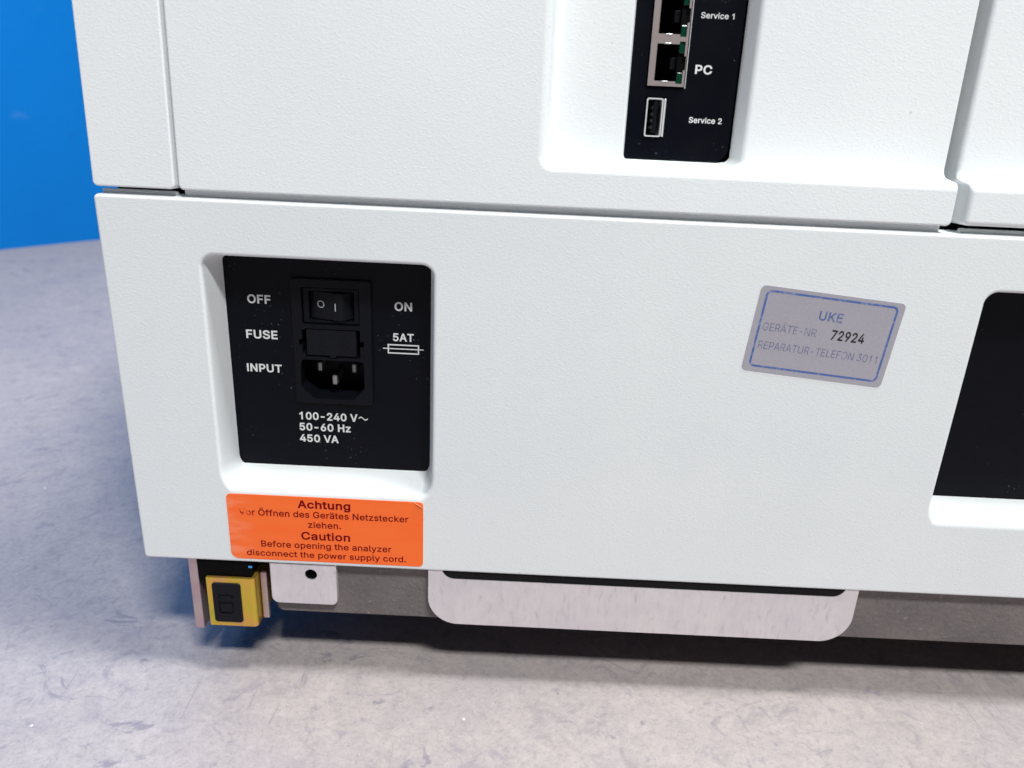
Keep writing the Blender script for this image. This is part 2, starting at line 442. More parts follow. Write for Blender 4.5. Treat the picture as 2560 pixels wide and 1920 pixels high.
# lettering --------------------------------------------------------------
# letter outlines, drawn as point loops in thousandths of the type size: (advance, loops)
GLYPHS = {
    ' ': (188, []),
    '-': (453, ['337 244 337 188 114 188 114 244']),
    '.': (188, ['95 -4 83 -3 73 1 63 9 55 18 51 29 50 41 51 53 55 64 63 73 73 81 83 85 95 87 107 85 118 81 128 73 135 64 140 53 141 41 140 29 135 18 128 9 118 1 107 -3']),
    '0': (453, ['227 -7 191 -3 158 7 130 24 105 48 85 77 69 113 57 155 50 202 48 254 50 306 57 353 69 395 85 431 106 461 130 484 159 502 191 512 227 516 262 512 295 502 323 484 348 461 368 431 384 395 396 353 403 306 405 254 403 202 396 155 384 113 368 77 348 48 323 24 295 7 263 -3', '227 50 250 52 271 60 290 74 306 92 320 116 330 144 338 176 342 213 344 254 342 295 338 332 330 365 320 393 306 416 290 435 271 449 250 457 227 460 203 457 182 449 163 435 147 416 134 393 123 365 115 332 111 295 109 254 111 213 115 176 123 144 134 116 147 92 163 74 182 60 203 52']),
    '1': (453, ['276 509 276 0 212 0 212 395 86 345 86 400 160 432 198 462 220 509']),
    '2': (453, ['64 0 64 47 234 229 282 282 294 298 303 312 311 327 316 341 319 356 320 371 319 389 315 405 308 419 298 431 287 441 273 449 258 455 241 458 224 460 205 458 188 454 172 447 159 438 148 427 139 413 132 398 128 381 127 362 66 362 68 391 75 418 86 442 102 464 121 482 143 496 168 507 196 513 225 516 254 513 281 507 306 497 328 482 346 465 361 445 372 423 379 398 381 372 380 354 377 336 371 318 363 299 351 280 336 259 317 235 294 209 267 180 153 60 153 57 389 57 389 0']),
    '3': (453, ['218 -7 188 -5 159 1 133 10 108 22 88 38 70 57 57 79 48 104 44 132 109 132 112 115 118 100 126 87 137 76 150 66 165 59 182 54 200 51 219 50 239 51 258 55 275 61 291 69 304 80 315 93 323 108 328 125 329 145 328 163 323 180 316 196 306 211 292 223 275 234 254 241 229 246 201 248 157 248 157 299 288 448 288 452 70 452 70 509 372 509 372 461 211 278 211 289 247 290 279 286 308 276 333 262 354 244 371 222 383 198 391 173 393 145 390 116 383 90 370 66 354 45 333 27 309 12 281 2 251 -5']),
    '4': (453, ['40 105 40 158 247 509 311 509 109 166 109 163 413 163 413 105', '282 0 282 121 282 146 282 318 343 318 343 0']),
    '5': (453, ['221 -7 192 -5 165 1 140 11 118 25 99 41 83 60 71 82 63 105 60 130 122 130 125 115 130 102 138 89 148 78 160 68 173 60 188 54 204 51 221 50 241 51 259 56 276 64 291 75 304 89 314 104 322 122 326 141 328 162 326 183 321 203 314 221 303 237 290 251 275 262 257 270 238 275 218 277 201 276 184 273 167 268 152 262 139 255 128 246 67 253 96 509 366 509 366 452 151 452 134 301 136 301 148 311 162 318 178 325 194 330 212 333 229 334 252 332 274 328 294 321 313 311 330 299 345 285 358 269 370 251 379 231 386 210 390 187 391 163 388 132 381 102 369 76 352 52 332 32 309 15 282 3 253 -4']),
    '6': (453, ['226 -7 196 -4 168 3 142 15 119 31 100 51 84 74 73 101 66 130 64 162 65 187 71 212 80 239 93 268 112 302 137 340 252 509 322 509 151 261 145 261 165 288 196 307 208 311 221 313 235 314 265 312 291 305 316 295 337 280 355 262 370 240 380 215 387 187 389 157 387 127 379 98 368 73 352 50 333 30 310 14 284 3 257 -4', '226 48 245 50 263 55 279 63 293 73 304 86 314 101 322 119 326 137 327 157 326 178 322 196 314 213 304 228 293 241 279 251 263 259 245 264 226 265 207 264 190 259 174 252 160 241 148 229 138 214 131 197 126 179 125 158 126 138 131 119 138 102 148 86 160 73 174 63 190 55 207 50']),
    '7': (453, ['97 0 323 448 323 452 62 452 62 509 391 509 391 449 165 0']),
    '9': (453, ['226 516 256 513 285 506 310 494 333 478 352 458 368 434 380 408 387 378 389 347 387 322 382 296 373 270 359 240 340 207 315 168 200 0 130 0 301 248 307 248 287 221 257 202 245 198 232 195 218 195 188 197 161 203 137 214 116 229 98 247 83 269 72 294 66 321 64 352 66 382 73 411 85 436 101 459 120 479 143 494 168 506 196 513', '226 460 207 459 190 454 174 446 160 435 148 423 138 407 131 390 127 372 125 352 127 331 131 313 138 295 148 280 160 268 174 257 190 250 207 245 226 243 245 245 263 249 279 257 293 267 305 280 314 295 322 312 326 330 327 350 326 371 322 390 314 407 305 422 293 435 279 446 263 454 245 459']),
    'A': (480, ['16 0 201 509 276 509 463 0 395 0 287 302 264 372 232 478 245 478 213 371 191 302 85 0', '110 142 110 199 370 199 370 142']),
    'B': (456, ['60 0 60 509 241 509 274 507 304 501 329 491 350 477 367 461 381 442 390 421 396 398 398 374 397 353 393 336 387 320 378 307 368 295 356 286 343 278 329 272 315 267 315 262 331 260 347 254 363 245 378 234 391 220 402 203 411 184 416 161 418 136 416 111 410 88 400 67 386 48 368 31 344 18 317 8 284 2 247 0', '125 57 245 57 281 60 309 67 330 80 344 96 353 115 355 137 354 153 350 169 342 184 333 197 320 209 306 218 289 225 269 229 248 231 125 231', '125 285 238 285 256 287 273 290 288 296 302 304 314 314 323 326 330 340 335 355 336 372 333 393 326 412 313 429 294 442 270 449 240 452 125 452']),
    'C': (510, ['267 -7 225 -3 186 7 150 25 119 49 92 79 70 115 53 157 44 203 40 254 44 305 53 352 70 393 92 429 119 459 150 484 186 501 225 512 267 516 293 514 317 511 340 504 362 496 383 485 402 471 419 456 435 438 448 418 459 397 467 373 473 348 408 348 404 365 397 380 389 395 380 407 369 418 357 428 344 437 330 444 315 449 300 453 284 455 267 456 237 453 209 445 184 432 161 414 141 391 125 364 113 332 106 295 103 254 106 213 113 177 125 145 141 117 161 94 184 76 210 63 237 56 267 53 284 54 300 56 315 60 330 65 344 72 357 81 369 90 380 102 389 114 397 128 404 144 408 160 473 160 467 135 459 112 448 91 435 71 420 53 402 38 383 24 363 13 341 5 317 -2 293 -6']),
    'E': (419, ['60 0 60 509 372 509 372 452 125 452 125 286 355 286 355 229 125 229 125 57 375 57 375 0']),
    'F': (410, ['60 0 60 509 369 509 369 452 125 452 125 278 346 278 346 221 125 221 125 0']),
    'G': (520, ['269 -7 225 -3 185 7 149 25 118 49 91 79 69 116 53 157 43 203 40 254 43 305 53 352 69 393 91 429 117 459 149 484 184 501 223 512 265 516 291 514 316 510 340 504 363 494 384 483 403 469 421 453 436 436 449 416 460 395 468 373 474 349 408 349 402 365 395 379 387 393 378 406 368 417 356 427 344 436 330 443 315 448 300 453 283 455 265 456 236 453 209 445 183 432 160 414 141 392 125 364 113 332 106 295 103 254 106 213 113 177 125 145 141 117 161 95 184 76 210 63 238 56 269 53 296 55 322 61 345 71 365 85 382 102 396 123 407 147 413 173 415 202 434 199 283 199 283 256 478 256 478 200 475 160 466 124 451 91 431 62 406 38 377 19 344 5 308 -4']),
    'H': (517, ['60 0 60 509 125 509 125 289 392 289 392 509 457 509 457 0 392 0 392 232 125 232 125 0']),
    'I': (184, ['60 0 60 509 124 509 124 0']),
    'K': (467, ['104 145 104 216 139 261 174 303 212 344 364 509 448 509 231 276 228 276', '60 0 60 509 125 509 125 334 124 225 125 193 125 0', '372 0 188 259 228 309 449 0']),
    'L': (393, ['60 0 60 509 125 509 125 57 361 57 361 0']),
    'N': (523, ['60 0 60 509 136 509 343 183 363 151 388 107 414 55 405 54 401 108 399 157 399 195 399 509 463 509 463 0 387 0 202 290 177 331 148 381 108 452 119 454 122 384 124 328 125 291 125 0']),
    'O': (533, ['267 -7 225 -3 186 7 150 25 119 49 92 79 70 115 53 157 44 203 40 254 44 305 53 352 70 393 92 429 119 459 150 484 186 501 225 512 267 516 309 512 348 501 384 484 415 459 442 429 464 393 480 352 490 305 493 254 490 203 480 157 464 115 442 79 415 49 384 25 348 7 309 -3', '267 53 296 55 324 63 349 76 372 94 392 116 408 144 420 176 428 213 430 254 428 295 420 332 408 365 392 392 372 415 349 433 324 446 296 453 267 456 237 453 210 445 184 433 161 415 142 392 125 364 113 332 106 295 103 254 106 213 113 176 125 144 142 117 161 94 184 76 210 63 237 55']),
    'P': (445, ['60 0 60 509 235 509 272 506 305 499 332 487 356 471 375 452 390 430 400 404 407 377 409 348 407 318 400 291 390 265 375 243 356 223 332 207 305 195 272 188 235 186 109 186 109 242 233 242 257 244 279 248 297 256 312 266 324 279 333 294 339 310 343 328 344 348 343 367 339 385 333 402 324 416 312 428 297 439 279 446 257 451 232 452 125 452 125 0']),
    'R': (449, ['60 0 60 509 236 509 273 506 305 500 333 489 356 473 376 455 390 433 401 408 407 381 409 352 407 323 401 296 390 271 376 250 356 232 333 217 305 206 273 200 236 198 96 198 96 255 234 255 258 256 280 260 298 267 313 276 325 287 334 300 340 316 344 333 345 352 344 371 340 389 334 405 325 419 313 430 298 440 279 446 258 451 233 452 125 452 125 0', '353 0 230 229 303 229 428 0']),
    'S': (447, ['224 -9 188 -7 156 -1 128 9 102 23 81 40 64 60 51 83 42 109 38 137 104 137 108 118 114 102 123 88 136 76 150 66 166 59 185 53 204 50 224 49 246 50 267 54 286 60 303 69 317 79 329 92 338 106 344 122 346 139 344 154 340 168 332 179 322 189 310 197 296 205 245 222 184 239 145 253 112 269 86 289 67 313 56 341 52 372 54 400 62 425 75 448 92 468 113 484 138 498 165 508 195 514 227 516 259 514 289 508 316 498 340 484 360 468 377 449 390 427 398 403 401 378 337 378 332 402 320 421 302 437 280 449 254 456 225 459 204 457 185 454 167 448 152 440 139 430 129 418 121 405 117 391 115 376 117 359 122 345 131 334 142 324 155 315 169 308 212 293 264 279 312 264 328 256 344 248 359 238 372 226 384 213 395 198 402 180 407 161 408 139 406 112 399 87 386 64 370 43 349 25 323 11 294 0 261 -7']),
    'T': (449, ['32 452 32 509 417 509 417 452 257 452 257 0 193 0 193 452']),
    'U': (517, ['259 -8 220 -6 186 2 154 15 126 33 103 55 85 80 71 108 63 140 60 173 60 509 124 509 124 178 126 155 132 133 141 113 153 95 169 80 187 68 208 59 232 53 259 52 285 53 309 59 331 68 349 80 364 95 377 113 385 133 391 155 393 178 393 509 457 509 457 173 454 140 446 108 433 80 414 55 391 33 363 15 332 2 297 -6']),
    'V': (480, ['204 0 16 509 84 509 192 206 215 137 248 31 235 31 267 138 290 206 395 509 463 509 278 0']),
    'a': (389, ['160 -9 137 -7 115 -3 94 5 76 15 60 29 48 45 38 63 32 84 30 108 32 128 36 146 43 161 53 174 64 184 78 193 92 200 108 206 125 211 178 220 234 227 265 235 276 255 276 257 275 272 272 285 267 297 260 307 251 315 240 322 227 327 212 330 196 331 178 330 163 327 149 322 118 301 100 274 41 291 51 313 64 331 79 346 95 358 114 368 133 375 153 380 173 383 194 384 239 379 255 375 271 369 286 360 300 350 312 336 322 320 330 301 335 278 337 251 337 0 277 0 277 52 272 52 252 25 242 16 229 8 215 1 199 -4 181 -7', '170 45 192 47 211 51 228 59 242 68 254 80 263 93 270 108 274 122 276 138 276 190 259 182 231 176 200 171 175 168 134 159 122 153 112 147 103 139 97 130 93 118 92 105 93 93 96 82 102 72 109 64 119 57 130 52 142 48 156 46']),
    'c': (396, ['207 -8 174 -5 144 3 117 16 93 35 72 58 56 85 44 116 37 150 34 187 37 225 44 260 56 291 72 318 93 341 117 360 144 374 174 382 207 384 226 384 243 381 260 377 276 371 291 364 305 356 318 346 330 335 340 322 349 308 356 293 362 277 303 262 290 289 270 311 242 325 207 330 184 328 163 321 145 310 130 296 118 278 108 258 102 236 98 212 96 187 98 163 102 139 108 117 118 97 130 80 145 66 163 55 184 49 207 46 243 52 271 66 292 89 304 117 363 102 357 86 350 70 341 56 331 43 319 32 306 21 292 12 277 5 261 -1 244 -5 226 -7']),
    'd': (424, ['195 -8 165 -6 137 3 111 16 89 34 70 57 55 84 43 116 36 151 34 189 36 227 43 261 55 293 70 320 89 342 112 361 137 374 165 382 196 384 218 383 237 379 253 373 267 364 278 355 287 346 306 319 311 319 311 509 372 509 372 0 313 0 313 59 307 59 287 31 277 21 266 12 252 4 236 -3 217 -7', '205 47 226 49 246 55 263 65 278 78 290 95 299 115 306 138 310 162 312 189 310 216 306 241 300 263 290 282 278 299 263 312 246 322 227 328 205 330 182 328 162 322 145 311 130 298 118 281 108 261 102 239 98 215 96 189 98 163 102 139 109 117 118 97 130 80 145 66 162 55 182 49']),
    'e': (404, ['212 -8 177 -5 145 3 117 16 92 35 72 58 56 85 44 116 37 150 34 187 36 224 44 258 55 290 71 317 91 340 115 359 142 373 172 382 205 384 226 383 246 380 266 374 285 366 303 355 319 341 334 324 347 305 357 282 365 256 370 227 371 194 371 169 75 169 75 221 338 221 310 202 308 226 304 248 298 269 288 286 277 301 263 314 246 323 227 328 205 330 183 328 164 323 146 313 131 301 119 286 109 270 102 251 97 231 96 211 96 178 98 151 102 127 110 106 121 88 135 73 151 61 169 53 190 48 212 46 227 47 241 49 254 53 265 58 276 65 285 73 294 82 300 93 306 105 365 91 358 72 348 55 335 39 320 26 302 14 283 4 261 -3 237 -7']),
    'f': (254, ['228 379 228 327 6 327 6 379', '81 0 81 432 82 452 87 470 96 486 107 499 120 510 135 519 152 525 169 529 187 530 222 527 243 521 227 468 215 472 195 474 178 472 164 468 154 460 147 449 143 435 142 419 142 0']),
    'g': (425, ['207 -151 180 -149 156 -146 134 -140 114 -132 97 -122 82 -110 70 -97 59 -84 51 -69 101 -41 122 -66 131 -74 142 -82 154 -88 169 -93 187 -96 207 -97 236 -95 261 -87 282 -75 298 -58 308 -34 311 -6 311 68 306 68 287 41 277 32 266 23 252 16 236 10 217 6 195 5 165 7 138 14 113 27 90 43 71 65 55 90 43 120 36 154 34 191 36 229 43 263 55 293 71 320 90 342 112 361 138 374 166 382 196 384 218 383 237 379 253 373 267 365 279 356 288 346 308 319 313 319 313 379 372 379 372 -9 370 -40 363 -67 350 -90 334 -109 314 -124 291 -136 265 -144 237 -149', '205 59 227 61 246 66 264 75 278 87 290 103 300 121 307 142 311 166 312 193 311 219 307 242 300 264 291 283 279 299 264 312 247 322 227 328 205 330 182 328 163 322 145 312 130 298 118 282 109 262 102 241 98 218 96 193 98 167 102 144 109 123 118 104 131 88 145 76 163 66 183 61']),
    'h': (410, ['114 227 114 0 53 0 53 509 114 509 114 287 102 287 116 319 132 344 152 362 175 374 200 382 227 384 252 383 275 377 295 369 313 356 328 340 341 321 350 298 355 271 357 240 357 0 296 0 296 235 293 263 286 286 273 304 256 318 235 326 210 329 192 328 176 324 161 317 147 308 136 297 126 283 119 266 115 248']),
    'i': (167, ['53 0 53 379 114 379 114 0', '84 443 73 444 63 448 54 455 47 463 43 472 41 483 43 494 47 504 54 512 63 518 73 522 84 524 95 522 105 518 114 512 121 504 125 494 126 483 125 472 121 463 114 455 105 448 95 444']),
    'k': (381, ['110 137 110 212 121 212 284 379 360 379 184 199 177 199', '53 0 53 509 114 509 114 0', '294 0 148 186 191 229 372 0']),
    'l': (189, ['139 -2 112 0 91 8 74 20 62 37 55 59 53 84 53 509 114 509 114 99 114 83 117 71 120 62 126 57 135 53 146 52 160 53 170 54 181 3 162 -1']),
    'n': (410, ['114 227 114 0 53 0 53 379 112 379 112 287 102 287 116 319 132 344 152 362 175 374 200 382 227 384 252 383 275 377 295 369 313 356 328 340 341 321 350 298 355 271 357 240 357 0 296 0 296 235 293 263 286 286 273 304 256 318 235 326 210 329 192 328 176 324 161 317 147 308 136 297 126 283 119 266 115 248']),
    'o': (415, ['207 -8 174 -5 144 3 117 16 93 35 72 58 56 85 44 116 37 150 34 187 37 225 44 260 56 291 72 318 93 341 117 360 144 374 174 382 207 384 241 382 271 374 299 360 323 341 343 318 359 291 371 260 379 225 381 187 379 150 371 116 359 85 343 58 323 35 299 16 271 3 241 -5', '207 46 231 49 252 55 270 66 285 80 298 97 307 117 314 139 318 163 319 187 318 212 314 236 307 258 298 278 285 296 270 310 252 321 231 328 207 330 184 328 163 321 145 310 130 296 118 278 108 258 102 236 98 212 96 187 98 163 102 139 108 117 118 97 130 80 145 66 163 55 184 49']),
    'p': (424, ['53 -143 53 379 112 379 112 319 118 319 137 346 147 355 158 364 171 373 188 379 207 383 229 384 259 382 287 374 313 361 335 342 354 320 370 293 381 261 388 227 390 189 388 151 381 116 370 84 355 57 336 34 313 16 288 3 260 -6 229 -8 208 -7 189 -3 173 4 159 12 147 21 138 31 118 59 114 59 114 -143', '220 47 242 49 262 55 279 66 294 80 306 97 316 117 323 139 327 163 328 189 327 215 323 239 316 261 307 281 295 298 280 311 262 322 243 328 220 330 198 328 178 322 161 312 147 299 134 282 125 263 118 241 114 216 113 189 114 162 118 138 125 115 135 95 147 78 162 65 179 55 198 49']),
    'r': (259, ['53 0 53 379 112 379 112 321 115 321 124 339 137 354 152 367 171 377 191 383 213 385 229 384 243 384 243 322 230 324 207 326 190 324 174 321 159 315 146 306 135 296 126 284 119 269 115 254 114 237 114 0']),
    's': (365, ['182 -8 157 -7 133 -3 112 3 93 12 76 24 62 38 50 54 41 73 36 94 94 107 101 87 111 72 124 60 141 52 160 47 181 45 206 47 227 53 244 62 258 74 265 88 268 103 266 115 262 126 254 136 243 144 229 150 212 155 149 170 118 180 92 192 72 208 58 227 50 249 47 274 49 295 55 314 65 332 79 347 95 360 115 370 137 378 161 383 187 384 212 383 234 379 254 372 271 363 286 352 299 339 309 324 318 308 324 290 268 277 262 291 254 304 243 316 228 325 210 331 187 333 166 331 147 326 131 317 119 305 111 292 109 277 110 264 115 253 124 243 136 235 152 229 172 223 229 209 261 200 287 187 306 171 320 153 328 131 331 107 329 85 323 65 312 47 298 31 281 18 260 6 236 -2 210 -7']),
    't': (227, ['204 379 204 327 6 327 6 379', '65 471 126 471 126 98 127 83 130 70 136 61 144 55 156 51 170 50 185 51 202 54 213 2 192 -3 168 -4 138 -1 113 7 92 21 77 41 68 64 65 93']),
    'u': (410, ['182 -5 158 -3 135 2 115 11 97 23 82 39 69 59 60 82 54 109 53 139 53 379 114 379 114 144 116 117 124 94 137 75 154 61 175 53 200 50 218 51 234 55 249 62 263 71 274 83 283 97 290 113 295 132 296 153 296 379 357 379 357 0 298 0 298 92 307 92 294 60 277 35 257 17 234 5 209 -3']),
    'v': (389, ['163 0 17 379 84 379 165 155 187 87 206 21 184 21 203 87 224 155 305 379 371 379 226 0']),
    'w': (567, ['138 0 23 379 87 379 133 214 154 137 175 41 165 41 186 135 206 214 252 379 316 379 362 214 382 136 402 41 391 41 413 135 434 214 480 379 545 379 429 0 368 0 319 172 305 225 291 280 277 338 291 338 277 280 263 225 248 172 199 0']),
    'y': (389, ['47 -139 61 -86 71 -87 104 -89 113 -86 122 -81 130 -74 138 -64 145 -51 151 -36 163 -1 17 379 84 379 165 155 187 87 206 21 184 21 202 87 224 155 305 379 371 379 204 -58 196 -77 187 -93 177 -107 165 -119 153 -128 139 -136 125 -141 109 -144 91 -145 65 -143']),
    'z': (380, ['42 0 42 46 254 320 254 323 48 323 48 379 333 379 333 331 126 60 126 56 339 56 339 0']),
    'Ä': (480, ['16 0 201 509 276 509 463 0 395 0 287 302 264 372 232 478 245 478 213 371 191 302 85 0', '110 142 110 199 370 199 370 142', '312 572 301 574 292 577 283 584 276 592 272 602 271 612 272 623 276 633 283 641 292 648 301 651 312 653 322 651 332 648 340 641 347 633 351 623 352 612 351 602 347 592 340 584 332 577 322 574', '168 572 157 574 148 577 139 584 133 592 129 602 127 612 129 623 133 633 139 641 148 648 157 651 168 653 179 651 188 648 196 641 203 633 207 623 208 612 207 602 203 592 196 584 188 577 179 574']),
    'Ö': (533, ['267 -7 225 -3 186 7 150 25 119 49 92 79 70 115 53 157 44 203 40 254 44 305 53 352 70 393 92 429 119 459 150 484 186 501 225 512 267 516 309 512 348 501 384 484 415 459 442 429 464 393 480 352 490 305 493 254 490 203 480 157 464 115 442 79 415 49 384 25 348 7 309 -3', '267 53 296 55 324 63 349 76 372 94 392 116 408 144 420 176 428 213 430 254 428 295 420 332 408 365 392 392 372 415 349 433 324 446 296 453 267 456 237 453 210 445 184 433 161 415 142 392 125 364 113 332 106 295 103 254 106 213 113 176 125 144 142 117 161 94 184 76 210 63 237 55', '339 572 328 574 319 577 310 584 304 592 300 602 298 612 300 623 304 633 310 641 319 648 328 651 339 653 350 651 359 648 368 641 374 633 378 623 379 612 378 602 374 592 368 584 359 577 350 574', '195 572 185 574 175 577 167 584 160 592 156 602 155 612 156 623 160 633 167 641 175 648 185 651 195 653 206 651 215 648 224 641 230 633 234 623 236 612 234 602 230 592 224 584 215 577 206 574']),
    'ä': (389, ['160 -9 137 -7 115 -3 94 5 76 15 60 29 48 45 38 63 32 84 30 108 32 128 36 146 43 161 53 174 64 184 78 193 92 200 108 206 125 211 178 220 234 227 265 235 276 255 276 257 275 272 272 285 267 297 260 307 251 315 240 322 227 327 212 330 196 331 178 330 163 327 149 322 118 301 100 274 41 291 51 313 64 331 79 346 95 358 114 368 133 375 153 380 173 383 194 384 239 379 255 375 271 369 286 360 300 350 312 336 322 320 330 301 335 278 337 251 337 0 277 0 277 52 272 52 252 25 242 16 229 8 215 1 199 -4 181 -7', '170 45 192 47 211 51 228 59 242 68 254 80 263 93 270 108 274 122 276 138 276 190 259 182 231 176 200 171 175 168 134 159 122 153 112 147 103 139 97 130 93 118 92 105 93 93 96 82 102 72 109 64 119 57 130 52 142 48 156 46', '261 443 251 444 241 448 233 455 226 463 222 472 221 483 222 494 226 503 233 512 241 518 251 522 261 523 272 522 281 518 290 512 296 503 300 494 301 483 300 472 296 463 290 455 281 448 272 444', '117 443 107 444 97 448 89 455 82 463 78 472 77 483 78 494 82 503 89 512 97 518 107 522 117 523 128 522 138 518 146 512 152 503 156 494 158 483 156 472 152 463 146 455 138 448 128 444']),
}


CAPH = .509


def widen(pts, d):
    """push a closed loop outwards (loops are counter-clockwise outside, clockwise for counters)"""
    n = len(pts); out = []
    for i in range(n):
        a, b, c = Vector(pts[i - 1]), Vector(pts[i]), Vector(pts[(i + 1) % n])
        e1, e2 = (b - a).normalized(), (c - b).normalized()
        n1, n2 = Vector((e1.y, -e1.x)), Vector((e2.y, -e2.x))
        nn = n1 + n2
        nn = nn.normalized() if nn.length > 1e-6 else n1
        out.append(tuple(b + nn * d / max(.6, nn.dot(n1))))
    return out


def loop_area(p):
    return sum(p[i - 1][0] * p[i][1] - p[i][0] * p[i - 1][1] for i in range(len(p))) / 2


def winding(pt, loops):
    x, y = pt; w_ = 0
    for p in loops:
        for i in range(len(p)):
            (x1, y1), (x2, y2) = p[i - 1], p[i]
            side = (x2 - x1) * (y - y1) - (x - x1) * (y2 - y1)
            if y1 <= y < y2 and side > 0:
                w_ += 1
            elif y2 <= y < y1 and side < 0:
                w_ -= 1
    return w_


def add_text(bm, s, x0, x1, base, cap, y, bold=0.0, xf=None):
    """flat print: fits s between x0 and x1 with the given cap height; xf maps (x,z) -> (x,z)"""
    x = 0.0; glyphs = []
    for ch in s:
        adv, loops = GLYPHS[ch]
        ls = []
        for lp in loops:
            n = [int(k) for k in lp.split()]
            pts = []
            for i in range(len(n) // 2):
                p = ((n[2 * i] + x) / 1000, n[2 * i + 1] / 1000)
                if not pts or math.hypot(p[0] - pts[-1][0], p[1] - pts[-1][1]) > .0075:
                    pts.append(p)
            if math.hypot(pts[0][0] - pts[-1][0], pts[0][1] - pts[-1][1]) <= .0075:
                pts.pop()
            ls.append(pts)
        x += adv + bold * 1000
        if ls:
            if loop_area(max(ls, key=lambda p: abs(loop_area(p)))) < 0:
                ls = [p[::-1] for p in ls]
            glyphs.append([widen(p, bold) for p in ls])
    xs = [p[0] for g in glyphs for lp in g for p in lp]
    lo, hi = min(xs), max(xs)
    kx = (x1 - x0) / (hi - lo); kz = cap / (CAPH + 2 * bold)
    for g in glyphs:
        co = []; ed = []
        for lp in g:
            k = len(co)
            co += [Vector(p) for p in lp]
            ed += [(k + i, k + (i + 1) % len(lp)) for i in range(len(lp))]
        vo, eo, fo, *_ = delaunay_2d_cdt(co, ed, [], 0, 1e-6)
        vv = {}
        for f in fo:
            c = sum((vo[i] for i in f), Vector((0, 0))) / len(f)
            if winding((c.x, c.y), g) == 0:
                continue
            q_ = []
            for i in f:
                if i not in vv:
                    X, Z = x0 + (vo[i].x - lo) * kx, base + (vo[i].y + bold) * kz
                    if xf:
                        X, Z = xf(X, Z)
                    vv[i] = bm.verts.new((X, y, Z))
                q_.append(vv[i])
            bm.faces.new(q_)


def print_line(parent, mat, s_, a, b, z, c, y, bold=0.0, xf=None, tilt=False):
    t_ = bmesh.new()
    add_text(t_, s_, a, b, z, c, y, bold, xf)
    flip_front(t_)
    return to_obj('lettering', t_, mat, parent, tilt=tilt, recalc=False)


def flip_front(bm):
    for f in bm.faces:
        f.normal_update()
        if f.normal.y > 0:
            f.normal_flip()


def strip(bm, x0, x1, z0, z1, y, xf=None):
    p = [(x0, z0), (x1, z0), (x1, z1), (x0, z1)]
    if xf:
        p = [xf(*q) for q in p]
    bm.faces.new([bm.verts.new((x, y, z)) for x, z in p])


def ring_flat(bm, outer, inner, y):
    a = [bm.verts.new((x, y, z)) for x, z in outer]; b = [bm.verts.new((x, y, z)) for x, z in inner]
    for i in range(len(a)):
        j = (i + 1) % len(a)
        bm.faces.new((a[i], a[j], b[j], b[i]))


# moulded panels as dense height fields -----------------------------------
def lines(lo, hi, dense, coarse=6.0, step=.2):
    """grid lines from lo to hi: step inside the (a,b) ranges, coarse elsewhere"""
    out = [lo]; x = lo
    dense = sorted(dense)
    while x < hi - 1e-6:
        cur = next((d for d in dense if d[0] <= x + 1e-6 < d[1] - 1e-6), None)
        if cur:
            nx = min(x + step, cur[1])
        else:
            nxt = min([d[0] for d in dense if d[0] > x + 1e-6] + [hi])
            k = max(1, math.ceil((nxt - x) / coarse))
            nx = x + (nxt - x) / k
        nx = min(nx, hi)
        out.append(nx); x = nx
    return out


def wall_profile(s, depth, rf, slope, rc=0.0):
    """depth below the face at signed distance s into a recess: convex lip of radius rf, steep wall, concave foot rc"""
    phi = math.atan(slope); e = rf * math.sin(phi)
    y_lip = rf * (1 - math.cos(phi))
    y_foot = depth - rc * (1 - math.cos(phi))
    if s <= -rf:
        return 0.0
    t = s + rf
    if t < e:
        return rf - math.sqrt(max(rf * rf - t * t, 0))
    y = y_lip + (t - e) * slope
    if y < y_foot:
        return y
    s1 = e + (y_foot - y_lip) / slope
    u = s1 + rc * math.sin(phi) - t
    if rc <= 0 or u <= 0:
        return depth
    return depth - (rc - math.sqrt(max(rc * rc - u * u, 0)))


def rr_inside(dx, dz, r):
    if dx < r and dz < r:
        return r - math.hypot(r - dx, r - dz)
    return min(dx, dz)


